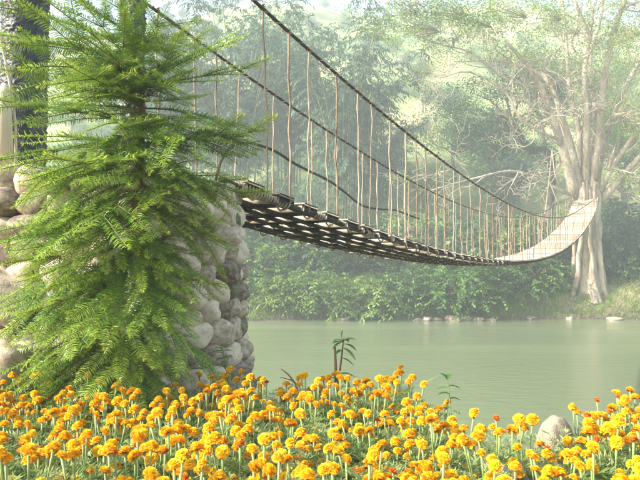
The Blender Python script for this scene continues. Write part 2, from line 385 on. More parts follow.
def tree_meshes(seed, H, mat, n=34, kids=4, rad=1.5, ll=.26, lw=.14, up=.3):
    global RNG; RNG = np.random.default_rng(seed)
    tr, lf = MB(), MB(); tips = []
    top = np.array([RNG.normal(0, .5), RNG.normal(0, .5), H * .36])
    tr.tube([(0, 0, -.6), (0.05, 0, H * .1), top * .6, top], [H * .028, H * .022, H * .019, H * .016], 8)
    for k in range(6):
        a = k / 6 * 2 * np.pi + RNG.uniform(-.4, .4)
        grow(tr, top * RNG.uniform(.75, 1.0), [math.cos(a), math.sin(a), RNG.uniform(.5, 1.6)], H * .27, H * .011, 3, tips, kids - 1, up)
    leaf_clumps(lf, tips, n, rad, ll, lw)
    return tr.mesh('trunk', M['bark_dark']), lf.mesh('crown', mat, False)

def plant_thing(name, meshes, names, loc, rz=0, sc=1.0):
    e = empty(name, loc, rz); e.scale = (sc, sc, sc)
    for me, nm, st in zip(meshes, names, (False, True)):
        o = link(nm, me, e); 
        if st: o['kind'] = 'stuff'
    return e

def on_ground(px, Yd, dz=-.1):
    x = (px - 320) / FPX * Yd; return Vector((x, Yd, float(ground_z(x, Yd)) + dz))

# ------------------------------------------------------------------ bamboo clumps on the far bank
def bamboo_set(seed, H, nc, sp):
    s, lf = bamboo_meshes(seed, H, nc, sp); return s, lf.mesh('foliage', M['bamboo_leaf'], False)
BAM = [bamboo_set(11, 21, 26, 1.0), bamboo_set(12, 19, 24, .8), bamboo_set(13, 16, 22, 1.2)]
bam_spots = [  # px, distance, variant, scale, label
    (236, 60, 0, 1.48, 'tall hazy bamboo clump rising straight above the right edge of the stone pier'),
    (342, 58, 0, 1.52, 'tallest bamboo clump, its plumes crossed by both hand cables in the middle of the view'),
    (290, 66, 1, 1.42, 'bamboo clump set back in the haze between the two tall clumps above the deck'),
    (180, 64, 1, 1.20, 'hazy bamboo clump seen behind the right side of the young fir'),
    (262, 53, 2, .80, 'low arching bamboo clump just right of the pier, above the near end of the deck'),
    (376, 63, 2, 1.15, 'short bamboo clump on the right flank of the tallest one, above the loose rope'),
    (100, 66, 2, .85, 'low hazy bamboo clump behind the young fir and between the two dark posts'),
    (318, 51, 2, .68, 'small bamboo clump with drooping plumes directly behind the deck planks'),
    (628, 50, 2, .60, 'dark bamboo clump at the right edge of the photo, right of the bridge tree trunk'),
    (505, 64, 2, .75, 'bamboo clump half hidden behind the hanger rods of the far half of the bridge'),
]
for i, (px, Yd, k, sc, lab) in enumerate(bam_spots):
    e = plant_thing('bamboo_clump', BAM[k], ('culms', 'foliage'), on_ground(px, Yd), i * 1.9, sc)
    for c in e.children: c['kind'] = 'stuff'
    tag(e, lab, 'bamboo', 'bamboo clumps on the far bank')

# ------------------------------------------------------------------ bushes along the far shore
BUSH = [bush_meshes(21, 3.0, 3.6, 330, .34, .12, M['bush_leaf']), bush_meshes(22, 3.2, 4.2, 330, .30, .16, M['bush_leaf']),
        bush_meshes(23, 2.6, 2.6, 260, .36, .10, M['pale_leaf']), bush_meshes(24, 3.2, 4.6, 340, .32, .15, M['dark_leaf']),
        bush_meshes(25, 2.6, 3.4, 150, .26, .09, M['dry_leaf'], droop=.2)]
bush_spots = [  # px, distance, variant, scale, label
    (250, 46.2, 1, 1.0, 'green bush at the waterline touching the right edge of the stone pier'),
    (282, 45.6, 2, 1.1, 'pale leafy bush overhanging the water just right of the stone pier'),
    (312, 45.8, 0, 1.0, 'second overhanging bush from the pier, spilling long leaves to the waterline'),
    (342, 45.9, 2, 1.05, 'pale yellow-green bush at the waterline straight above the broken stump'),
    (373, 45.6, 0, 1.05, 'leafy bush on the shore below the middle of the dark deck planks'),
    (404, 46.0, 3, .9, 'dark green bush at the waterline behind the first pale shore rocks'),
    (432, 45.9, 0, 1.0, 'arching bush directly above the group of pale shore rocks'),
    (462, 45.6, 1, 1.0, 'bush just right of the pale shore rocks below the lowest point of the deck'),
    (492, 46.0, 3, .95, 'dark bush beneath the spot where the deck turns from dark to pale'),
    (520, 46.6, 1, 1.0, 'rounded bright green bush below the pale half of the deck'),
    (546, 47.2, 0, .8, 'leafy bush leaning against the left side of the bridge tree trunk'),
    (614, 48.2, 3, 1.0, 'dark bush growing against the right side of the bridge tree trunk'),
    (642, 47.6, 1, .95, 'green bush at the right edge of the photo near the grassy shore'),
    (262, 50.5, 3, 1.25, 'dark shrub behind the shore bushes nearest the pier'),
    (305, 50.5, 1, 1.2, 'tall shrub in the second row under the near deck planks'),
    (350, 50.0, 3, 1.3, 'tall dark shrub in the second row, behind the darkest part of the deck'),
    (395, 50.0, 4, 1.5, 'dry greyish shrub with twiggy shoots right behind the loose rope end'),
    (430, 52.0, 1, 1.45, 'high green shrub in the second row behind the middle hanger rods'),
    (470, 50.0, 3, 1.35, 'dark second-row shrub behind the lowest hanger rods'),
    (505, 49.5, 1, 1.3, 'green second-row shrub behind the pale deck where it begins to rise'),
    (540, 50.0, 3, 1.4, 'dark shrub filling the angle between the pale deck and the tree trunk'),
    (632, 49.5, 3, 1.5, 'large dark shrub right of the bridge tree, halfway up its trunk'),
    (225, 48.0, 0, 1.2, 'bush seen through the fir twigs at the right edge of the pier'),
    (185, 47.0, 1, 1.2, 'green shore bush hidden from the front by the right side of the stone pier'),
    (130, 46.5, 0, 1.2, 'arching shore bush behind the middle of the stone pier'),
    (70, 47.0, 3, 1.3, 'dark shore bush behind the left part of the stone pier'),
    (-10, 47.0, 1, 1.3, 'green shore bush beyond the large boulder at the left edge'),
    (455, 60.0, 4, 1.5, 'dry pale shrub higher up the slope behind the hand cables'),
    (410, 58.0, 0, 1.5, 'light green shrub on the slope right of the tallest bamboo clump'),
    (580, 56.0, 1, 1.5, 'green shrub on the slope behind the crotch of the bridge tree'),
]
for i, (px, Yd, k, sc, lab) in enumerate(bush_spots):
    if Yd < 46.3 and px < 480: Yd -= .75
    e = plant_thing('shore_bush', BUSH[k], ('stems', 'foliage'), (lambda p: Vector((p.x, p.y, max(p.z, WATER_Z - .2))))(on_ground(px, Yd, -.35)), i * 2.3, sc)
    e.children[0]['kind'] = 'stuff'
    tag(e, lab, 'bush', 'bushes along the far bank')

# ------------------------------------------------------------------ broadleaf trees behind
TREES = [tree_meshes(31, 12, M['bush_leaf']), tree_meshes(32, 13, M['dark_leaf']), tree_meshes(33, 11, M['pale_leaf'], n=26)]
tree_spots = [
    (455, 72, 0, .95, 'rounded green tree on the slope left of the leaning dark trunk'),
    (500, 66, 1, .92, 'dark crowned tree directly behind the bare branches left of the bridge tree'),
    (548, 74, 1, 1.15, 'tall dark tree standing behind the fan of pale limbs'),
    (425, 64, 2, .62, 'small yellow-green tree right of the tallest bamboo clump'),
    (625, 64, 0, 1.15, 'green tree behind the limbs at the right edge of the photo'),
    (600, 84, 2, 1.2, 'pale green tree far up the slope behind the top of the bridge tree'),
    (160, 72, 1, 1.2, 'dark tree in the haze behind the upper fir branches'),
]
for i, (px, Yd, k, sc, lab) in enumerate(tree_spots):
    e = plant_thing('broadleaf_tree', TREES[k], ('trunk', 'crown'), on_ground(px, Yd, -.3), i * 1.3, sc)
    tag(e, lab, 'tree', 'trees behind the far bank')
rr = random.Random(5)
for i in range(95):
    px = rr.uniform(-60, 720); Yd = rr.uniform(80, 150)
    k = rr.choice([0, 1, 1, 2]); e = plant_thing('hillside_tree', TREES[k], ('trunk', 'crown'), on_ground(px, Yd, -.3), rr.uniform(0, 6), rr.uniform(.28, .62))
    wh = 'above the fir' if px < 180 else 'behind the tall bamboo' if px < 400 else 'between the bamboo and the bridge tree' if px < 520 else 'behind the bridge tree limbs'
    hh = 'high on' if Yd > 125 else 'halfway up' if Yd > 100 else 'low on'; tone = ('green', 'dark green', 'pale green')[k]
    tag(e, f'small hazy {tone} tree {hh} the hillside, {wh}', 'tree', f'{tone} trees {hh} on the hillside, {wh}')

# ------------------------------------------------------------------ the bridge tree
RNG = np.random.default_rng(41)
bt = empty('bridge_tree', on_ground(587, 46.7, 0)); tag(bt, 'huge pale-barked tree with bare spreading limbs that holds the far end of the bridge', 'tree')
B0 = Vector(bt.location)
def L_(p): return np.array(p) - np.array(B0)
mb = MB(); base = L_(on_ground(587, 46.7, -1.2)); crotch = L_(P(586, 183, 45))
nv, ns = 30, 40
vv = []
for i in range(nv):
    t = i / (nv - 1); c = base * (1 - t) + crotch * t
    c = c + np.array([.25 * math.sin(t * 3), 0, 0])
    r = .80 + .62 * (1 - t) ** 6 + .45 * max(0, t - .6) ** 1.2 - .10 * math.sin(t * 3.1)
    r *= math.sqrt(max(.02, 1 - max(0, (t - .86) / .14) ** 2 * .98))
    for j in range(ns):
        a = j / ns * 2 * math.pi
        fl = .16 * math.sin(a * 7 + 1.2 * t) + .10 * math.sin(a * 4 - 2.2 * t + 1) + .2 * (mnoise.noise(Vector((math.cos(a) * 2.4, math.sin(a) * 2.4, t * 4))))
        rr_ = r * (1 + fl * (.8 + .6 * (1 - t) ** 3))
        vv.append(c + np.array([math.cos(a) * rr_, math.sin(a) * rr_ * .85, 0]))
i = np.arange(nv - 1)[:, None] * ns; j = np.arange(ns)[None]; k = (j + 1) % ns
mb.add(vv, np.stack([i + j, i + k, i + ns + k, i + ns + j], -1).reshape(-1, 4))
for q in range(15):                                          # fused aerial roots running down the trunk
    a = RNG.uniform(0, 2 * np.pi); a2 = a + RNG.uniform(-.8, .8)
    pts = []
    for t in np.linspace(0, 1, 9):
        c = base * (1 - t) + crotch * t; aa = a * (1 - t) + a2 * t; r = (.84 + .75 * (1 - t) ** 5)
        pts.append(c + np.array([math.cos(aa) * r, math.sin(aa) * r * .85, 0]) + RNG.normal(0, .05, 3))
    mb.tube(pts, np.linspace(.24, .10, 9) * RNG.uniform(.6, 1.2), 7, rough=.15)
link('trunk', mb.mesh('trunk', M['bark_pale']), bt)
limbs = [  # list of (px, py, dist) + radius start/end in metres
    ([(574, 195, 45), (566, 160, 44.6), (552, 115, 44), (541, 88, 43.6), (524, 62, 43), (505, 40, 42.5)], .50, .14),
    ([(580, 192, 45), (572, 150, 45.5), (560, 112, 46), (548, 80, 46.5), (520, 66, 47), (492, 60, 47), (455, 62, 47)], .40, .06),
    ([(586, 185, 45), (586, 150, 44.5), (587, 112, 44), (584, 75, 43.6), (588, 37, 43), (577, 8, 42.6), (566, -30, 42)], .36, .14),
    ([(592, 190, 45), (597, 150, 44.6), (600, 122, 44.4), (605, 75, 44), (614, 30, 43.5), (627, -6, 43), (640, -50, 43)], .44, .18),
    ([(596, 190, 45.4), (602, 150, 46), (617, 105, 46.6), (640, 60, 47), (662, 10, 47.5)], .36, .16),
    ([(598, 195, 45), (612, 168, 44.4), (632, 138, 44), (660, 96, 43.6)], .32, .14),
    ([(600, 200, 45), (618, 182, 44.6), (645, 152, 44), (690, 120, 43)], .40, .18),
    ([(596, 145, 44.6), (604, 128, 44), (622, 121, 43.6), (650, 120, 43)], .19, .09),
    ([(570, 195, 45), (545, 183, 44), (514, 171, 43), (476, 178, 42), (432, 190, 41)], .17, .05),
    ([(577, 188, 45.5), (580, 140, 47), (570, 90, 48), (566, 40, 48.6), (560, -20, 49)], .34, .12),
    ([(588, 180, 45.6), (594, 110, 47.5), (590, 60, 48.4), (602, 10, 49), (600, -40, 49)], .30, .12),
    ([(560, 140, 44.6), (540, 132, 43), (520, 118, 42), (505, 92, 41.5), (470, 72, 41), (440, 78, 40.5)], .17, .05),
    ([(541, 88, 43.6), (520, 84, 43), (498, 74, 42.4), (470, 52, 42), (438, 44, 41.5), (405, 30, 41)], .15, .04),
]
tipsL = []
for pts, r0, r1 in limbs:
    wp = [L_(P(*p)) for p in pts]; sp = [np.array(v) for v in smooth_path([tuple(w) for w in wp], 16)]
    mb = MB(); tips = []
    mb.tube(sp, np.linspace(r0 * .78, r1 * .8, 16), 8, rough=.08)
    nk = 9
    for q in range(nk):
        i = int(RNG.integers(4, 16)); tn = sp[min(i, 15)] - sp[i - 1]; tn /= np.linalg.norm(tn)
        d = tn * .7 + RNG.normal(0, .75, 3); d[2] += .1
        rr0 = min((r0 + (r1 - r0) * i / 15) * .42, .10)
        grow(mb, sp[i], d, RNG.uniform(1.8, 3.4), rr0, 3, tips, 3, .1, .30, .66, 5, 5)
    link('limb', mb.mesh('limb', M['bark_pale']), bt)
    tipsL.append(tips)
mb = MB(); alltips = []
for q, tips in enumerate(tipsL):
    for t in tips:
        w = t[0] + np.array(B0); px = 320 + FPX * w[0] / w[1]; py = 270 - FPX * (w[2] - CAM_Z) / w[1]
        z = w[2]
        prob = .015 + .10 * (z > 15.5) + .10 * (px > 612) * (z > 5)
        if RNG.random() < prob: alltips.append(t)
leaf_clumps(mb, alltips, 50, .95, .15, .07, .4)
o = link('foliage', mb.mesh('foliage', M['pale_leaf'], False), bt); o['kind'] = 'stuff'
# leafy upper left boughs of the same tree
for (cx, cy, Yd, nt) in ((418, 26, 41, 26), (395, 8, 41, 18), (445, 10, 41.5, 22), (470, 22, 42, 16), (505, 12, 42.5, 18), (540, 14, 43, 14), (618, 30, 43, 22), (560, 30, 47, 14)):
    mb, sm, tips = MB(), MB(), []
    c = L_(P(cx, cy, Yd))
    for q in range(nt):
        p = c + RNG.normal(0, 1, 3) * np.array([1.5, 1.2, .85]); tips.append((p, np.array([0, 0, 1.0])))
        sm.tube([c + np.array([1.5, 0, -.4]), (p + c) / 2 + RNG.normal(0, .15, 3), p], [.03, .02, .008], 4)
    leaf_clumps(mb, tips, 95, .95, .18, .075, .4)
    bo = link('bough', sm.mesh('bough', M['bark_pale']), bt)
    o = link('leaves', mb.mesh('leaves', M['pale_leaf'], False), bo); o['kind'] = 'stuff'

# dark leaning tree left of it
RNG = np.random.default_rng(43)
lt = empty('leaning_tree', on_ground(532, 52, -.2)); tag(lt, 'dark leaning tree with layered foliage behind the bare branches, left of the bridge tree', 'tree')
B1 = np.array(lt.location); tr, lf, tips = MB(), MB(), []
wp = [tuple(np.array(P(*p)) - B1) for p in ((560, 200, 52), (552, 160, 52), (530, 150, 51.5), (515, 128, 51), (505, 110, 51))]
wp[0] = (0.8, 0, -.3)
sp = smooth_path(wp, 12); tr.tube(sp, np.linspace(.42, .2, 12), 8, rough=.1)
for (cx, cy) in ((470, 92), (445, 110), (500, 80), (490, 122), (525, 95), (540, 118), (455, 132), (510, 150), (475, 148)):
    c = np.array(P(cx, cy, 51 + RNG.uniform(-2, 2))) - B1
    s0 = np.array(sp[-3]); tr.tube([s0, (s0 + c) / 2 + np.array([0, 0, .6]), c], [.13, .08, .03], 5)
    for q in range(11): tips.append((c + RNG.normal(0, 1, 3) * np.array([1.5, 1.2, .35]), np.array([0, 0, 1.0])))
leaf_clumps(lf, tips, 120, 1.2, .22, .09, .35)
link('trunk', tr.mesh('trunk', M['bark_dark']), lt); o = link('crown', lf.mesh('crown', M['dark_leaf'], False), lt); o['kind'] = 'stuff'

# grass on the far bank
RNG = np.random.default_rng(51)
mb = MB(); N = 60000
gx = RNG.uniform(-34, 34, N); gy = RNG.uniform(42.3, 50, N); gz = ground_z(gx, gy); k = gz > WATER_Z + .05
gx, gy, gz = gx[k], gy[k], gz[k]; N = len(gx)
mb.leaves(np.stack([gx, gy, gz - .03], 1), np.stack([RNG.normal(0, .5, N), RNG.normal(0, .5, N) - .1, np.ones(N)], 1), RNG.normal(0, 1, (N, 3)), RNG.uniform(.2, .6, N), .045)
tag(link('bank_grass', mb.mesh('bank_grass', M['pale_leaf'], False)), 'rough pale grass covering the far river bank around the tree', 'grass', kind='stuff')

# ------------------------------------------------------------------ stones
def stone_mesh(name, seed, mat, sub=3, blocky=.55, rough=.16, sc=(1, 1, 1)):
    import bmesh
    bm = bmesh.new(); bmesh.ops.create_icosphere(bm, subdivisions=sub, radius=1)
    r = random.Random(seed); off = Vector((r.uniform(-50, 50), r.uniform(-50, 50), r.uniform(-50, 50)))
    for v in bm.verts:
        p = v.co.copy(); e = 2 + 1.2 * blocky
        q = (abs(p.x) ** e + abs(p.y) ** e + abs(p.z) ** e) ** (1 / e); p = p / q
        p *= 1 + rough * mnoise.noise(p * 1.1 + off) * 1.6 + rough * .25 * mnoise.noise(p * 3.1 + off)
        v.co = Vector((p.x * sc[0], p.y * sc[1], p.z * sc[2]))
    me = D.meshes.new(name); bm.to_mesh(me); bm.free()
    for p in me.polygons: p.use_smooth = True
    me.materials.append(mat); return me
ST = [stone_mesh('stone', s, M['stone']) for s in range(8)]
STM = [stone_mesh('stone', 40 + s, M['stone_moss']) for s in range(2)]
M['shore_rock'] = rough_mat('shore_rock', [(.3, (.17, .14, .10)), (.7, (.44, .38, .30))], scale=2.5, bump=.4, bscale=18, rnd=.5)
RK = [stone_mesh('rock', 60 + s, M['shore_rock'], 3, .2, .35, (1, .8, .5)) for s in range(4)]

# the round cobble pier
PC = Vector((-1.98, 5.95, 0)); PH = 2.27
pier = empty('stone_pier', (PC.x, PC.y, 0)); tag(pier, 'round pier of river cobbles behind the fir, holding the near end of the bridge', 'stone pier')
def pier_r(z): return 1.25 - .14 * (max(0, z) / PH) ** 1.2 + .12 * max(0, 1 - z / .8) ** 2
mb = MB(); mb.tube([(0, 0, -1.6), (0, 0, 0), (0, 0, 1.2), (0, 0, PH - .1)], [1.28, 1.22, 1.08, .98], 8)
core = MB(); n_ = 40
vv = [(math.cos(a / n_ * 2 * math.pi) * r, math.sin(a / n_ * 2 * math.pi) * r, z) for (z, r) in ((-1.8, 1.38), (0, 1.24), (.8, 1.1), (1.6, 1.04), (PH - .1, .98), (PH - .04, .5), (PH - .04, .01)) for a in range(n_)]
i = np.arange(6)[:, None] * n_; j = np.arange(n_)[None]; k = (j + 1) % n_
core.add(vv, np.stack([i + j, i + k, i + n_ + k, i + n_ + j], -1).reshape(-1, 4))
link('mortar_core', core.mesh('mortar_core', M['mortar']), pier)
rs = random.Random(3); z = -.05; cnt = 0; row = 0
while z < PH - .05:
    h = rs.uniform(.17, .235); r = pier_r(z); a = rs.uniform(0, .3); end = a + 2 * math.pi
    while a < end - .1:
        w = rs.uniform(.2, .36); zz = z + h / 2 + rs.uniform(-.035, .035); sc = (w * .54, rs.uniform(.13, .18), h * rs.uniform(.52, .66))
        am = a + w / r / 2
        moss = (-.95 < (am % (2 * math.pi)) - 4.2 < -.35 and rs.random() < .4)
        me = rs.choice(STM) if moss or rs.random() < .08 else rs.choice(ST)
        rad = r - .06 + rs.uniform(-.03, .03)
        link('stone', me, pier, (math.cos(am) * rad, math.sin(am) * rad, zz), (rs.uniform(-.25, .25), rs.uniform(-.25, .25), am + math.pi / 2 + rs.uniform(-.15, .15)), sc)
        a += w / r; cnt += 1
    z += h * .93; row += 1
for q in range(16):
    a = rs.uniform(0, 6.28); r = .9 * math.sqrt(rs.random())
    link('stone', rs.choice(ST), pier, (math.cos(a) * r, math.sin(a) * r, PH - .02), (0, 0, a), (rs.uniform(.12, .17), rs.uniform(.11, .15), rs.uniform(.07, .1))); cnt += 1
print('pier stones', cnt)
for i, (px, py, Yd, s, lab) in enumerate([
    (4, 296, 4.75, .25, 'large smooth pale boulder at the left edge of the photo, leaning on the pier'),
    (14, 372, 4.55, .22, 'pale boulder at the foot of the pier behind the leftmost marigolds')]):
    o = link('boulder', stone_mesh('boulder', 90 + i, M['rock'], 4, .2, .22), None, P(px, py, Yd), (0, .2, i), (s * 1.15, s, s * .85))
    tag(o, lab, 'boulder')

# ------------------------------------------------------------------ dark bark-textured posts
def post_mesh(seed, H, R, top=1.0):
    nu, nv2 = 84, int(H / .010); vv = []
    for i in range(nv2):
        z = i / (nv2 - 1) * H
        for j in range(nu):
            a = j / nu * 2 * math.pi; p = Vector((math.cos(a) * R * 9, math.sin(a) * R * 9, z * 7 + seed * 10))
            d = mnoise.noise(Vector((p.x * 1.2, p.y * 1.2, p.z * 2.0))); s = abs(mnoise.noise(Vector((p.x * 2.3 + 9, p.y * 2.3, p.z * 3.2)))) 
            fr = (z * 17 + 2.6 * d + 1.3 * mnoise.noise(Vector((p.x * .8, p.y * .8, 3)))) % 1.0
            r = R * (1 + .04 * d) + .030 * (fr ** 1.5) * min(1, .25 + 1.6 * s) - .012
            vv.append((math.cos(a) * r, math.sin(a) * r, z))
    m2 = MB(); i = np.arange(nv2 - 1)[:, None] * nu; j = np.arange(nu)[None]; k = (j + 1) % nu
    m2.add(vv, np.stack([i + j, i + k, i + nu + k, i + nu + j], -1).reshape(-1, 4))
    n0 = m2.n; m2.add([(math.cos(t / nu * 2 * math.pi) * R * .5, math.sin(t / nu * 2 * math.pi) * R * .5, H + .01) for t in range(nu)] , np.zeros((0, 4), int))
    m2.f.append(np.array([[(nv2 - 1) * nu + t, (nv2 - 1) * nu + (t + 1) % nu, n0 + (t + 1) % nu, n0 + t] for t in range(nu)]))
    m2.f.append(np.array([[n0, n0 + t, n0 + t + 1, n0 + t + 2] for t in range(1, nu - 2, 2)]))
    return m2.mesh('post', M['post'])
POST_L = Vector((-2.78, 5.75, PH - .12)); POST_R = Vector((-1.62, 5.32, PH - .12))
tag(link('bridge_post', post_mesh(1, 3.1, .205), None, POST_L), 'thick black bark-textured bridge post at the upper left corner', 'post')
tag(link('bridge_post', post_mesh(2, 3.0, .092), None, POST_R), 'slim black bark-textured bridge post just behind the top of the fir trunk', 'post')
mb = MB(); mb.tube(smooth_path([P(-4, 20, 5.2), P(3, 50, 5.2), P(9, 80, 5.2), P(15, 118, 5.2), P(16, 178, 5.3)], 10), .011, 6, rough=.1)
tag(link('bamboo_pole', mb.mesh('bamboo_pole', M['pale_bamboo'])), 'thin tan pole leaning against the thick black post', 'pole')
mb = MB(); mb.tube([P(5, 182, 5.15), P(4, 120, 5.15), P(4, 100, 5.15), P(5, 84, 5.15)], [.075, .066, .055, .03], 8, rough=.08)
tag(link('log_stump', mb.mesh('log_stump', M['pale_bamboo'])), 'pale peeled log standing before the thick black post at the left edge', 'log')

# ------------------------------------------------------------------ the suspension bridge
A0 = np.array([-.82, 6.0]); DIR = np.array([21.1, 39.0]); LEN = float(np.linalg.norm(DIR)); DIR = DIR / LEN
NRM = np.array([-DIR[1], DIR[0]])                           # towards the far (left) side
def wid(s): return 1.35 + .25 * s / LEN
def deck_z(s): return CAM_Z + .2 + .0044 * (s - 12) ** 2 + (max(0, s - 40) ** 2) * .035
def deck(s, c):                                             # c: 0 right edge .. 1 left edge
    p = A0 + DIR * s + NRM * wid(s) * c; return np.array([p[0], p[1], deck_z(s)])
def cabR(s): return CAM_Z + 1.82 + .0049 * (s - 14) ** 2 - max(0, s - 30) ** 2 * .0045
def cabL(s): return CAM_Z + 1.92 + .0052 * (s - 14.5) ** 2 - max(0, s - 30) ** 2 * .0050
bridge = empty('suspension_bridge', (A0[0], A0[1], 0)); tag(bridge, 'rope and plank suspension bridge sagging across the river from pier to big tree', 'footbridge')
BO = np.array([A0[0], A0[1], 0.0])
RNG = np.random.default_rng(61)
def cable_obj(name, pts, r, mat, sides=6, rough=.12, parent=bridge):
    mb = MB(); mb.tube([np.array(p) - BO for p in pts], r, sides, rough=rough); return link(name, mb.mesh(name, mat), parent)
# hand cables
pr = [np.array(P(150, -88, 5.35)) ] + [np.append(A0 + DIR * s + NRM * -.03, cabR(s)) for s in np.concatenate([np.linspace(.1, 12, 22), np.linspace(12.8, LEN - .3, 34)])]
pr[0] = np.array([POST_R.x, POST_R.y, 4.62])
cable_obj('hand_cable', pr, .019, M['rope_dark'])
pl = [np.array([POST_L.x, POST_L.y, 4.80])] + [np.append(A0 + DIR * s + NRM * (wid(s) + .03), cabL(s)) for s in np.concatenate([np.linspace(.1, 12, 22), np.linspace(12.8, LEN - .3, 34)])]
cable_obj('hand_cable', pl, .018, M['rope_dark'])
# second thinner strand wound along each hand cable
for side, cz, c in ((0, cabR, -.03), (1, cabL, .03)):
    pts = []
    for k in range(420):
        s = .1 + k * .045; a = s * 26; q = A0 + DIR * s + NRM * (c + (wid(s) if side else 0))
        pts.append((q[0] + .022 * math.cos(a), q[1], cz(s) + .022 * math.sin(a)))
    cable_obj('wrapping', pts, .0065, M['rope_light'], 4, 0)
# loose rope along the far side
lr = [(2.5, 1.84), (3.0, 1.62), (3.8, 1.32), (4.9, .98), (5.8, .90), (6.6, 1.02), (7.6, 1.20), (8.8, 1.22), (9.8, 1.02), (10.3, .95)]
lr = [P(216, 180, 7.7), P(222, 158, 7.9), P(234, 145, 8.4), P(249, 143, 8.9), P(258, 145, 9.1), P(275, 151, 9.3), P(292, 162, 9.7), P(309, 171, 10.2), P(322, 177, 10.6), P(334, 184, 11), P(347, 194, 11.6), P(361, 205, 12.3), P(377, 209, 13.1), P(394, 210, 13.9), P(406, 214, 14.6), P(419, 219, 15.3)]
cable_obj('loose_rope', smooth_path(lr, 40), np.full(40, .021), M['rope_dark'])
# deck edge ropes and the ropes the planks lie on
ss = np.linspace(-.25, LEN, 110)
for c in (0, .2, .4, .6, .8, 1.0):
    edge = c in (0, 1.0)
    cable_obj('edge_rope' if edge else 'bearer_rope', [deck(s, c) + np.array([0, 0, -.02 if edge else -.06]) + RNG.normal(0, .006, 3) for s in ss], .034 if edge else .028, M['rope_dark'], rough=.2)
# light coils where the near end is lashed
for c, s_a, s_b in ((0, .0, .95), (0, 1.5, 1.75), (0, 2.3, 2.5), (0, 3.0, 3.3), (0, 4.1, 4.3), (1.0, 1.2, 1.9)):
    pts = []; n_ = int((s_b - s_a) / .0065)
    for k in range(n_):
        s = s_a + (s_b - s_a) * k / n_; a = k * .75; amp = .046 + .012 * math.sin(s * 7)
        p = deck(s, c); pts.append((p[0] + amp * math.cos(a) * -NRM[0], p[1] + amp * math.cos(a) * -NRM[1], p[2] - .02 + amp * math.sin(a)))
    cable_obj('lashing', pts, .013, M['rope_light'], 4, 0)
# lashings at plank crossings
def plank_mesh(seed, nm='plank', mat='wood_shade'):
    r = np.random.default_rng(seed); m2 = MB(); n = 9
    us = np.linspace(0, 1, n); vv = []
    for u in us:
        wob = r.normal(0, .018, 2); zt = r.normal(0, .05)
        for (y, zz) in ((-.5, -.5), (.5, -.5), (.5, .5), (-.5, .5)): vv.append((u, y + wob[0 if y < 0 else 1], zz + zt))
    i = np.arange(n - 1)[:, None] * 4; j = np.arange(4)[None]; k = (j + 1) % 4
    m2.add(vv, np.stack([i + j, i + k, i + 4 + k, i + 4 + j], -1).reshape(-1, 4))
    m2.f.append(np.array([[0, 1, 2, 3], [4 * n - 1, 4 * n - 2, 4 * n - 3, 4 * n - 4]]))
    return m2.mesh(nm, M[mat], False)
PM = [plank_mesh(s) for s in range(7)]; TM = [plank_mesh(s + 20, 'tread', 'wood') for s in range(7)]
lash = MB(); s = .28; npl = 0
while s < LEN - .2:
    near = s < 12; per = .56 if near else .50; pw = .30 if near else .44
    p = deck(s, 0); q = deck(s + .05, 0); pitch = math.atan2(q[2] - p[2], .05)
    o = link('plank', PM[int(RNG.integers(7))], bridge)  # lower slab, coloured as the shaded underside of the board
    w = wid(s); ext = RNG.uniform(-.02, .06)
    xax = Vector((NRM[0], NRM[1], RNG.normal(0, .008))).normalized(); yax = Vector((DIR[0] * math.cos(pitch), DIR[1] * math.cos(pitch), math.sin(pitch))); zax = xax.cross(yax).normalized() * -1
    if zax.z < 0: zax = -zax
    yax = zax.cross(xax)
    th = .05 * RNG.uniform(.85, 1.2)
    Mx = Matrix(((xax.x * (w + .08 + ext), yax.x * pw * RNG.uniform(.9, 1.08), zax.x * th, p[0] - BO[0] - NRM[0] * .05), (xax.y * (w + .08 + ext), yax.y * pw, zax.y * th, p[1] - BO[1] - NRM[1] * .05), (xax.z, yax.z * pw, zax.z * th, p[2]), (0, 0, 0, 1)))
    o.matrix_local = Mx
    npl += 1
    tp_w = pw * (1.04 if near else 1.03); off = .0
    t_ = link('tread', TM[int(RNG.integers(7))], bridge); th2 = .030  # pale top of the board, split from the slab coloured as shade
    t_.matrix_local = Matrix(((xax.x * (w + .1), yax.x * tp_w, zax.x * th2, Mx[0][3] + yax.x * off + zax.x * (.027 + th / 2)), (xax.y * (w + .1), yax.y * tp_w, zax.y * th2, Mx[1][3] + yax.y * off + zax.y * (.027 + th / 2)), (xax.z, yax.z * tp_w, zax.z * th2, p[2] + yax.z * off + zax.z * (.027 + th / 2)), (0, 0, 0, 1)))
    if near:
        b_ = link('lit_edge', TM[int(RNG.integers(7))], bridge); dy = pw * .5 + .030; bt_ = .066 * RNG.uniform(.85, 1.15)  # added pale strip, stands for the sunlit front edge of the plank
        b_.matrix_local = Matrix(((xax.x * (w + .14), yax.x * .05, zax.x * bt_, Mx[0][3] + yax.x * dy), (xax.y * (w + .14), yax.y * .05, zax.y * bt_, Mx[1][3] + yax.y * dy), (xax.z, yax.z * .05, zax.z * bt_, p[2] + yax.z * dy - .012), (0, 0, 0, 1)))
    if s < 16:
        for c in (0, .2, .4, .6, .8, 1.0):
            cc = deck(s, c) - BO; pts = []
            for k in range(9):
                a = k / 8 * 2 * math.pi
                pts.append(cc + np.array([DIR[0], DIR[1], 0]) * math.cos(a) * (pw * .5 + .02) * .55 + np.array([0, 0, 1.0]) * (math.sin(a) * .075 - .02) + np.array([NRM[0], NRM[1], 0]) * RNG.normal(0, .012))
            lash.tube(pts, .013, 4)
    s += per * RNG.uniform(.94, 1.06)
o = link('plank_lashing', lash.mesh('plank_lashing', M['rope_light']), bridge); o['kind'] = 'stuff'
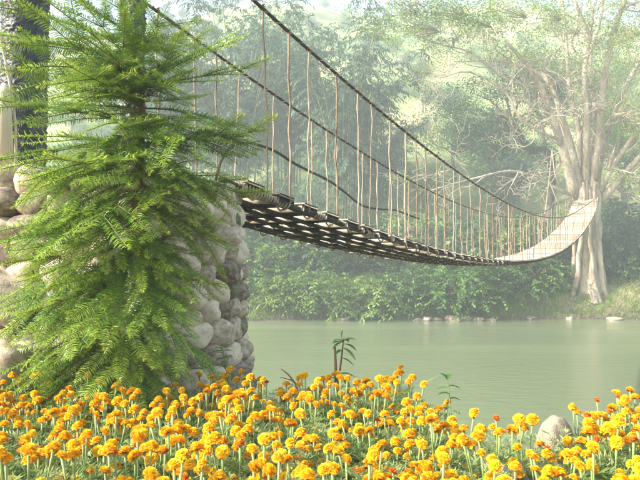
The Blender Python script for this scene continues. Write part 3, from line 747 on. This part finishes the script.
# hanger rods
s = .35; nh = 0
while s < LEN - 1:
    for side in (0, 1):
        if RNG.random() < .06: continue
        s1 = s + RNG.uniform(-.12, .12); s0_ = s1 + RNG.normal(0, .06)
        zt = (cabR if side == 0 else cabL)(s1) + RNG.uniform(.0, .07)
        zb = deck_z(s0_) - .03
        if zt - zb < .15: continue
        c = -.03 if side == 0 else wid(s1) + .03
        pt = np.append(A0 + DIR * s1 + NRM * c, zt); pb = np.append(A0 + DIR * s0_ + NRM * (c + RNG.normal(0, .01)), zb)
        pts = [pt * (1 - t) + pb * t + (RNG.normal(0, .011, 3) * np.array([1, 1, .3]) if 0 < t < 1 else 0) for t in np.linspace(0, 1, 8)]
        r = RNG.uniform(.008, .0135) * (1 + .008 * s)
        mb = MB(); mb.tube([p - BO for p in pts], r, 5, rough=.22)
        if s < 20:
            for kn in (pt - [0, 0, .03], pb + [0, 0, .04]):
                ring = [kn - BO + np.array([math.cos(a) * r * 1.6, math.sin(a) * r * 1.6, .008 * (a / 2 - 3)]) for a in np.linspace(0, 12.5, 14)]
                mb.tube(ring, .007, 4)
        link('hanger_rod', mb.mesh('hanger_rod', M['hanger']), bridge); nh += 1
    s += .62 * RNG.uniform(.75, 1.25) * (1 if s < 20 else 1.1)
print('planks', npl, 'hangers', nh)
# guy strands hanging at the tree end
for (a, b_, c_) in (((552, 150, 43), (549, 180, 42), (545, 214, 40)), ((552, 150, 43), (556, 178, 42), (566, 193, 44)), ((549, 180, 42), (560, 205, 42), (574, 200, 44))):
    cable_obj('guy_rope', smooth_path([P(*a), P(*b_), P(*c_)], 8), .035, M['rope_light'])

# ------------------------------------------------------------------ rocks on the far shore
rock_spots = [(343, 326.5, .30), (425, 328, .45), (433, 326.5, .30), (449, 327, .55), (461, 328.5, .42), (474, 327, .38), (415, 329, .25), (486, 329.5, .25), (530, 329, .4), (612, 333, .35), (568, 332, .3), (360, 326.6, .22)]
where = ['small pale rock at the waterline left of the broken stump', 'flat pale rock, first of the close row on the far shore', 'small rounded rock wedged in the close row of shore rocks', 'largest pale rock of the row on the far shore',
         'low rock just right of the largest shore rock', 'last pale rock at the right end of the close row', 'small rock half in the water just left of the close row', 'lone small rock right of the close row of shore rocks',
         'rock on the far shore below the rising pale deck', 'rock at the foot of the grassy slope near the right edge of the photo', 'brown rock on the shore right below the bridge tree', 'tiny rock at the waterline under the pale bush above the stump']
for i, (px, py, s) in enumerate(rock_spots):
    x = (px - 320) / FPX * 42.5; yy = 43.0
    for t in np.arange(40, 47, .05):
        if ground_z(x * t / 42.5, t) > WATER_Z - .05: yy = float(t); break
    o = link('shore_rock', RK[i % 4], None, ((px - 320) / FPX * yy, yy - (.95 if px < 500 else .2), WATER_Z + s * .16), (0, 0, i * 1.7), (s * 1.5, s, s))
    tag(o, where[i], 'rock', 'rocks on the far shore')

# ------------------------------------------------------------------ young fir in front of the pier
RNG = np.random.default_rng(71)
def shoot(nd, st, p0, d0, L, droop, r0=.0045, nl=.066, curl=0.0):
    n = max(6, int(L / .03)); t = np.linspace(0, 1, n)[:, None]
    d0 = np.array(d0, float); d0 /= np.linalg.norm(d0)
    pts = np.array(p0, float) + d0 * L * t + np.array([0, 0, -1.0]) * droop * L * t ** 2 + np.array([0, 0, 1.0]) * curl * L * t ** 4
    pts += np.cumsum(RNG.normal(0, .0012, pts.shape), axis=0)
    st.tube(pts, np.linspace(r0, .0022, n), 5)
    m_ = int(L / .0110); tt = np.linspace(.03, 1, m_); idx = tt * (n - 1); k = np.minimum(idx.astype(int), n - 2); fr = (idx - k)[:, None]
    b = pts[k] * (1 - fr) + pts[k + 1] * fr; tan = unit(np.gradient(pts, axis=0))[k]
    side = unit(np.cross(tan, np.array([0, 0, 1.0])) + 1e-4); upv = np.cross(side, tan)
    len_ = nl * (np.clip(tt / .08, .55, 1) * np.clip((1.04 - tt) / .16, .35, 1)) * RNG.uniform(.85, 1.15, m_)
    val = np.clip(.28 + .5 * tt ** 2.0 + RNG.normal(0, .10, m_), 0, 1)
    for sg in (-1, 1):
        d = side * sg + tan * .38 + upv * RNG.normal(.16, .14, m_)[:, None] + RNG.normal(0, .06, (m_, 3))
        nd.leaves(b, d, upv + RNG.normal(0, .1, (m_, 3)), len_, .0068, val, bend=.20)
    k2 = np.arange(0, m_, 3); d = upv[k2] + tan[k2] * .55 + side[k2] * RNG.normal(0, .55, len(k2))[:, None]
    nd.leaves(b[k2], d, side[k2], len_[k2] * .85, .0055, val[k2], bend=.12)
    # tuft at the tip
    tn = np.repeat(tan[-1][None], 14, 0); nd.leaves(np.repeat(pts[-1][None], 14, 0), tn + RNG.normal(0, .5, (14, 3)), RNG.normal(0, 1, (14, 3)), nl * .45, .004, np.full(14, .95), bend=.05)
    return pts, tan[-1]
def fir_branch(seed, L, droop, nside):
    global RNG; RNG = np.random.default_rng(seed)
    nd, st = MB(), MB()
    pts, _ = shoot(nd, st, (0, 0, 0), (1, 0, .12), L, droop, r0=.0065, curl=droop * .45)
    for q in range(nside):
        t = .22 + .66 * (q // 2) / max(1, (nside // 2)); sg = 1 if q % 2 else -1
        k = int(t * (len(pts) - 1)); tn = unit(pts[min(k + 1, len(pts) - 1)] - pts[k - 1])
        d = tn * .8 + np.array([0, sg * .75, .05]) + RNG.normal(0, .07, 3)
        shoot(nd, st, pts[k], d, L * RNG.uniform(.40, .58) * (1.15 - .5 * t), droop * .8, curl=droop * .3)
    return st.mesh('branch', M['twig']), nd.mesh('needles', M['needle'], False)
FB_UP = [fir_branch(80 + i, .95, d, ns) for i, (d, ns) in enumerate(((-.04, 6), (.08, 5), (.02, 6)))]
FB_MID = [fir_branch(90 + i, .95, d, ns) for i, (d, ns) in enumerate(((.25, 6), (.40, 6), (.2, 7), (.34, 5)))]
FB_LOW = [fir_branch(100 + i, .95, d, ns) for i, (d, ns) in enumerate(((.40, 6), (.55, 6), (.50, 5), (.35, 7)))]
FIR = Vector(((126 - 320) / FPX * 4.15, 4.2, 0))
fir = empty('young_fir', FIR); tag(fir, 'young fir tree with drooping whorls of long curved needles, growing before the stone pier', 'conifer')
tp = [P(118, 425, 4.2), P(124, 330, 4.2), P(134, 230, 4.2), P(140, 150, 4.22), P(140, 80, 4.24), P(126, 32, 4.25), P(122, 0, 4.25), P(119, -70, 4.25), P(118, -150, 4.25)]
tpl = [np.array(p) - np.array(FIR) for p in tp]; sp = [np.array(v) for v in smooth_path([tuple(t) for t in tpl], 40)]
mb = MB(); mb.tube(sp, np.linspace(.038, .016, 40), 10, rough=.1); link('trunk', mb.mesh('trunk', M['bark_red']), fir)
def trunk_at(z):
    for a, b_ in zip(sp[:-1], sp[1:]):
        if a[2] <= z <= b_[2]: return a + (b_ - a) * ((z - a[2]) / (b_[2] - a[2] + 1e-9))
    return sp[-1] if z > sp[-1][2] else sp[0]
rf = random.Random(9)
zs_ = [(3.12, 6, 'u'), (2.88, 7, 'u'), (2.68, 9, 'u'), (2.54, 10, 'm'), (2.42, 12, 'm'), (2.30, 12, 'm'), (2.18, 12, 'm'), (2.05, 11, 'm'), (1.92, 11, 'l'), (1.78, 11, 'l'), (1.64, 11, 'l'), (1.50, 11, 'l'), (1.36, 11, 'l'), (1.20, 11, 'l'), (1.05, 10, 'l'), (.90, 9, 'l')]
nb = 0
for (z, n_, kind) in zs_:
    a0 = rf.uniform(0, 6.28)
    for q in range(n_):
        a = a0 + q / n_ * 2 * math.pi + rf.uniform(-.25, .25); zz = z + rf.uniform(-.08, .08)
        back = math.sin(a)                               # the pier stands behind: shorter branches there
        L = {'u': .98, 'm': .98, 'l': .95}[kind] * rf.uniform(.75, 1.12)
        if z > 2.9: L *= .8
        if back > .35: L *= .6
        me = rf.choice(FB_LOW if (kind == 'm' and back < -.5) else {'u': FB_UP, 'm': FB_MID, 'l': FB_LOW}[kind])
        tilt = {'u': rf.uniform(-.40, .05), 'm': rf.uniform(-.15, .42), 'l': rf.uniform(.10, .75)}[kind]
        if math.cos(a) > .3: L *= .80 if z < 2.1 else .87
        o = link('branch', me[0], fir, Vector(trunk_at(zz)), (rf.uniform(-.5, .5), tilt, a), (L, L, L))
        o.rotation_mode = 'XYZ'
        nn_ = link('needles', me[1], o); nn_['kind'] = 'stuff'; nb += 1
for q in range(30):                                         # short inner fronds hiding the upper trunk
    a = rf.uniform(-2.8, -.35); L = rf.uniform(.42, .66); me = rf.choice(FB_MID + FB_LOW)
    o = link('branch', me[0], fir, Vector(trunk_at(rf.uniform(2.25, 3.15))), (rf.uniform(-.5, .5), rf.uniform(-.25, .45), a), (L, L, L))
    nn_ = link('needles', me[1], o); nn_['kind'] = 'stuff'; nb += 1
print('fir branches', nb)

# ------------------------------------------------------------------ marigolds
def head_mesh(seed, R, mat, rings=7):
    r = np.random.default_rng(seed); m2 = MB(); B, Dd, U, Ls, Ws, V = [], [], [], [], [], []
    for k in range(rings):
        f = k / (rings - 1); n = int(16 - 10 * f); th = math.radians(-8 + 88 * f)
        for j in range(n):
            a = (j + .5 * (k % 2)) / n * 2 * math.pi + r.normal(0, .12); t = th + r.normal(0, .10)
            rad = np.array([math.cos(a) * math.cos(t), math.sin(a) * math.cos(t), math.sin(t)])
            B.append(rad * R * .30); Dd.append(rad + r.normal(0, .10, 3)); U.append(np.array([-math.sin(a) * .3, math.cos(a) * .3, 1.0]) + r.normal(0, .3, 3) - rad * .5)
            Ls.append(R * r.uniform(.62, .80) * (1 - .12 * f)); Ws.append(R * r.uniform(.42, .62)); V.append(np.clip(.12 + .75 * f + r.normal(0, .12), 0, 1))
    B, Dd, U = map(np.array, (B, Dd, U)); Ls, Ws, V = map(np.array, (Ls, Ws, V)); Dd = unit(Dd)
    side = unit(np.cross(Dd, U)); nn = np.cross(side, Dd); N = len(B)
    Lc, Wc = Ls[:, None], Ws[:, None]
    b0 = B; m1 = B + Dd * Lc * .55; tp_ = B + Dd * Lc
    ru = r.normal(0, .14, (N, 1)) * Wc
    v = np.stack([b0 - side * Wc * .12, b0 + side * Wc * .12, m1 + side * Wc * .45 + nn * Wc * .12, m1 - side * Wc * .45 + nn * Wc * .12,
                  tp_ + side * Wc * .42 - nn * Wc * .12 + nn * ru, tp_ - side * Wc * .42 - nn * Wc * .12 - nn * ru], 1)
    o = np.arange(N)[:, None] * 6; q = np.concatenate([o + np.array([[0, 1, 2, 3]]), o + np.array([[3, 2, 4, 5]])])
    vv = np.repeat(V[:, None], 6, 1); vv[:, :2] -= .2; vv[:, 4:] += .12
    m2.add(v.reshape(-1, 3), q, np.clip(vv, 0, 1).ravel())
    # dense heart so the bloom is opaque
    th = np.linspace(-.2, 1.5, 6); vs = [(math.cos(a) * math.cos(t) * R * .62, math.sin(a) * math.cos(t) * R * .62, math.sin(t) * R * .60) for t in th for a in np.arange(10) / 10 * 2 * math.pi]
    i = np.arange(5)[:, None] * 10; j = np.arange(10)[None]; k = (j + 1) % 10
    m2.add(vs, np.stack([i + j, i + k, i + 10 + k, i + 10 + j], -1).reshape(-1, 4), .3)
    return m2.mesh('flower_head', mat, False)
HEADS = [head_mesh(i, .029, M['petal']) for i in range(5)]
REDS = [head_mesh(10 + i, .020, M['petal_red'], 5) for i in range(2)]
def pinnate(mb, p, d, L, r):
    n = 7; t = np.linspace(.15, 1, n)[:, None]; d = unit(np.array(d, float)); pts = np.array(p) + d * L * t + np.array([0, 0, -.35]) * L * t ** 2
    side = unit(np.cross(d, [0, 0, 1.0])); b = np.repeat(pts, 2, 0); sg = np.tile([1, -1], n)[:, None]
    dd = d * .75 + side * sg * .8 + r.normal(0, .12, (2 * n, 3)); up = np.array([0, 0, 1.0]) + r.normal(0, .3, (2 * n, 3))
    ll = np.repeat(.038 * np.sin(np.linspace(.5, 2.7, n)) + .008, 2); mb.leaves(b, dd, up, ll, .0080, np.clip(r.uniform(.2, .8) + r.normal(0, .12, 2 * n), 0, 1))
    mb.leaves(pts[-1:], d[None], np.array([[0, 0, 1.0]]), np.array([.03]), .007, np.array([.8]))
def marigold_variant(seed):
    r = np.random.default_rng(seed); root = empty('marigold_plant'); st, lf = MB(), MB(); nh_ = int(r.integers(4, 7)); hd = []
    for k in range(nh_ + 3):
        a = r.uniform(0, 2 * np.pi); H = r.uniform(.60, .80) if k < nh_ else r.uniform(.4, .55); sp_ = r.uniform(.03, .17)
        top = np.array([math.cos(a) * sp_, math.sin(a) * sp_, H]); mid = top * [.5, .5, .5] + r.normal(0, .012, 3)
        p = smooth_path([(0, 0, 0), tuple(mid), tuple(top)], 10)
        if k < nh_:
            st.tube(p, [.004, .004, .0035, .003, .0026, .0023, .0023, .0025, .0031, .0062], 6, val=np.repeat(np.linspace(0, 1, 10), 6)); hd.append((top, r.random() < .06))
        else: st.tube(p, .0028, 4, val=.2)
        for q in range(16):
            t = r.uniform(.30, .90); pp = np.array(p[int(t * 9)]); b = r.uniform(0, 2 * np.pi)
            pinnate(lf, pp, [math.cos(b), math.sin(b), r.uniform(.1, 1.0)], r.uniform(.07, .13), r)
    link('stem', st.mesh('stem', M['flower_stem']), root)
    o = link('leaves', lf.mesh('leaves', M['marigold_leaf'], False), root); o['kind'] = 'stuff'
    for (t, red) in hd:
        s = r.uniform(.68, 1.08)
        link('flower_head', REDS[int(r.integers(2))] if red else HEADS[int(r.integers(5))], root, Vector(t) + Vector((0, 0, .004)), (r.normal(0, .35), r.normal(0, .35), r.uniform(0, 6)), (s, s, s * r.uniform(.8, 1)))
    return root
PLV = [marigold_variant(200 + i) for i in range(8)]
used = [False] * 8
rm = random.Random(12); pos = []; tries = 0
while len(pos) < 292 and tries < 20000:
    tries += 1
    y = rm.uniform(1.85, 4.35); x = rm.uniform(-.62, .62) * y
    if y > float(bed_far(x, y)) - .05: continue
    if any((x - a) ** 2 + (y - b_) ** 2 < .128 ** 2 for a, b_ in pos): continue
    if (x - FIR.x) ** 2 + (y - FIR.y) ** 2 < .12: continue
    pos.append((x, y))
print('marigolds', len(pos))
PX = [(40, 'at the left edge of the photo'), (100, 'before the left side of the fir'), (160, 'before the fir trunk'), (215, 'before the right side of the fir'), (260, 'before the right side of the pier'), (300, 'around the dry twig'), (345, 'beside the broken stump'), (400, 'right of the broken stump'),
      (440, 'left of the green seedling'), (490, 'right of the green seedling'), (530, 'left of the pale rock'), (580, 'around the pale rock'), (615, 'right of the pale rock'), (9999, 'in the right corner')]
for (x, y) in pos:
    k = rm.randrange(8); o = copy_tree(PLV[k]) if used[k] else PLV[k]; used[k] = True
    o.location = (x, y, float(ground_z(x, y)) - .01); o.rotation_euler = (rm.gauss(0, .05), rm.gauss(0, .05), rm.uniform(0, 6.28))
    s = rm.uniform(.9, 1.08); o.scale = (s, s, s)
    px = 320 + FPX * x / y
    bf = float(bed_far(x, y)); row = 'back' if y > bf - .75 else ('middle' if y > 2.75 and bf > 3.6 else 'front')
    wh = [w for lim, w in PX if px < lim][0]
    nb_ = len([c for c in o.children if c.name.startswith('flower_head')])
    lab = f"marigold with {['', '', '', 'three', 'four', 'five', 'six'][nb_]} blooms, {row} row, {wh}"; g = f"marigolds in the {row} row, {wh}"
    tag(o, lab, 'marigold', g)
# low leafy undergrowth of the bed
RNG = np.random.default_rng(91)
r91 = np.random.default_rng(92); mb = MB(); n_ = 0
while n_ < 23000:
    y = r91.uniform(1.6, 4.6); x = r91.uniform(-.66, .66) * y
    if y > float(bed_far(x, y)) + .15: continue
    b = r91.uniform(0, 6.28); pinnate(mb, [x, y, float(ground_z(x, y)) + r91.uniform(.12, .63)], [math.cos(b), math.sin(b), r91.uniform(.2, 1.2)], r91.uniform(.08, .16), r91); n_ += 1
tag(link('bed_undergrowth', mb.mesh('bed_undergrowth', M['marigold_leaf'], False)), 'feathery light green foliage filling the flower bed between the marigold stems', 'foliage', kind='stuff')

# weeds on the near bank
mb = MB(); N = 9000
gy = RNG.uniform(2.6, 6.5, N); gx = RNG.uniform(-.2, .62, N) * gy; bf = bed_far(gx, gy); k = gy > bf - .2; gx, gy = gx[k], gy[k]; N = len(gx)
mb.leaves(np.stack([gx, gy, ground_z(gx, gy) - .01], 1), np.stack([RNG.normal(0, .35, N), RNG.normal(0, .35, N), np.ones(N)], 1), RNG.normal(0, 1, (N, 3)), RNG.uniform(.1, .3, N), .008)
tag(link('bank_weeds', mb.mesh('bank_weeds', M['marigold_leaf'], False)), 'short grass and weeds on the near bank beyond the flowers', 'grass', kind='stuff')

# rocks in the bed
for i, (px, py, Yd, s, lab) in enumerate([(553, 424, 3.40, .085, 'smooth pale grey rock showing between the marigolds near the water'),
                                          (511, 466, 2.8, .08, 'small pale rock lower down among the marigolds, near the bottom edge')]):
    o = link('garden_rock', stone_mesh('garden_rock', 120 + i, M['rock'], 4, 1.3, .12), None, (P(px, py, Yd).x, Yd, P(px, py, Yd).z * .5), (0, .06, .5 + i), (s * 1.25, s, P(px, py, Yd).z * .52)); tag(o, lab, 'rock')

# ------------------------------------------------------------------ stump with sapling, twig, small seedlings
RNG = np.random.default_rng(95)
def broad_leaf(mb, base, d, L, W, val):
    """a folded leaf blade with a curved midrib"""
    d = unit(np.array(d, float)); side = unit(np.cross(d, [0, 0, 1.0]) + 1e-5); up = np.cross(side, d); n = 6; vv = []
    for i in range(n):
        t = i / (n - 1); w = W * math.sin(math.pi * min(.98, t * .92 + .04)) ** .8 * .5; c = np.array(base) + d * L * t - np.array([0, 0, .35]) * L * t * t
        vv += [c - side * w + up * w * .35, c, c + side * w + up * w * .35]
    i = np.arange(n - 1)[:, None] * 3; j = np.arange(2)[None]
    mb.add(vv, np.stack([i + j, i + j + 1, i + 3 + j + 1, i + 3 + j], -1).reshape(-1, 4), val)
sd = 4.35
e = empty('broken_sapling', P(337, 470, sd)); E = np.array(e.location); tag(e, 'broken brown sapling stump with a tuft of green leaves at the edge of the bed', 'sapling')
mb = MB(); mb.tube([np.array(P(*p)) - E for p in ((338, 470, sd), (337, 400, sd), (336, 370, sd), (335, 347, sd))], [.012, .011, .010, .008], 8, rough=.15)
mb.tube([np.array(P(*p)) - E for p in ((338, 385, sd), (341, 362, sd), (343, 345, sd), (344, 338, sd))], [.009, .007, .005, .004], 6); link('stem', mb.mesh('stem', M['bark_red']), e)
for (px, py, dx, dz, L) in ((343, 340, -1, .3, .10), (343, 341, 1, .5, .12), (343, 342, -.9, -.2, .10), (344, 344, 1, -.1, .11), (343, 348, 1, -.5, .12), (342, 338, .1, .9, .10), (343, 350, -.8, .1, .09), (342, 358, 1, -.3, .10), (340, 374, 1, .1, .13), (340, 377, .8, -.3, .12), (338, 378, -1, .1, .1), (343, 341, .4, .2, .12), (343, 342, -.5, .1, .11)):
    mb = MB(); broad_leaf(mb, np.array(P(px, py, sd)) - E, [dx, RNG.normal(0, .6), dz], L * .85, L * .42, RNG.uniform(.3, .9)); link('leaf', mb.mesh('leaf', M['bush_leaf']), e)
e = empty('dry_twig', P(300, 440, 4.2)); E = np.array(e.location); tag(e, 'dry dark brown twig sticking out over the water above the marigolds', 'twig')
mb = MB(); mb.tube([np.array(P(*p)) - E for p in ((302, 440, 4.2), (300, 400, 4.2), (295, 383, 4.2), (288, 374, 4.2), (281, 369, 4.2))], [.009, .008, .007, .006, .003], 6, rough=.2)
mb.tube([np.array(P(*p)) - E for p in ((295, 383, 4.2), (291, 380, 4.15), (280, 377, 4.1))], [.005, .004, .002], 5); link('stem', mb.mesh('stem', M['bark_red']), e)
sl = 3.65
e = empty('seedling', P(452, 440, sl)); E = np.array(e.location); tag(e, 'small dark green seedling standing against the water right of the stump', 'seedling')
mb = MB(); mb.tube([np.array(P(*p)) - E for p in ((452, 440, sl), (451, 415, sl), (449, 390, sl), (447, 378, sl))], [.005, .004, .003, .002], 5); link('stem', mb.mesh('stem', M['flower_stem']), e)
for (px, py, dx, dz, L) in ((447, 379, -.6, .8, .07), (447, 380, .5, .9, .07), (449, 386, 1, .1, .07), (448, 388, -1, .2, .07), (450, 394, -1, .3, .075), (450, 399, 1, .2, .07), (451, 408, -1, .1, .07)):
    mb = MB(); broad_leaf(mb, np.array(P(px, py, sl)) - E, [dx, RNG.normal(0, .4), dz], L, L * .5, RNG.uniform(.1, .5)); link('leaf', mb.mesh('leaf', M['bush_leaf']), e)
e = empty('grass_tuft', P(421, 420, 3.9)); E = np.array(e.location); tag(e, 'thin green grass blades slanting over the water behind the marigolds', 'grass blades')
for (x1_, y1_) in ((440, 375), (436, 380), (428, 382)):
    mb = MB(); a = np.array(P(421, 420, 3.9)) - E; c = np.array(P(423, 387, 3.9)) - E; b_ = np.array(P(x1_, y1_, 3.9)) - E
    pts = smooth_path([tuple(a), tuple(c), tuple(b_)], 8); vv = []
    for i_, p in enumerate(pts):
        w = .006 * (1 - (i_ / 7) ** 2) + .0008; vv += [(p.x, p.y, p.z + w), (p.x, p.y - w * .6, p.z - w)]
    i = np.arange(7)[:, None] * 2; mb.add(vv, np.concatenate([i, i + 1, i + 3, i + 2], 1), .6); link('blade', mb.mesh('blade', M['marigold_leaf']), e)
# leafy weed at the pier's foot, right of the fir
e = empty('leafy_weed', P(232, 400, 4.6)); E = np.array(e.location); tag(e, 'bright green leafy weed at the lower right of the pier among the cobbles', 'weed')
mb = MB(); mb.tube([np.array(P(*p)) - E for p in ((232, 420, 4.6), (228, 380, 4.6), (222, 345, 4.6))], .005, 5); link('stem', mb.mesh('stem', M['flower_stem']), e)
for q in range(14):
    mb = MB(); t = RNG.uniform(0, 1); broad_leaf(mb, np.array(P(222 + 8 * t, 345 + 35 * t, 4.6)) - E, [RNG.normal(0, 1), RNG.normal(-.3, .5), RNG.uniform(-.1, .6)], RNG.uniform(.06, .11), .035, RNG.uniform(.4, .8)); link('leaf', mb.mesh('leaf', M['bush_leaf']), e)
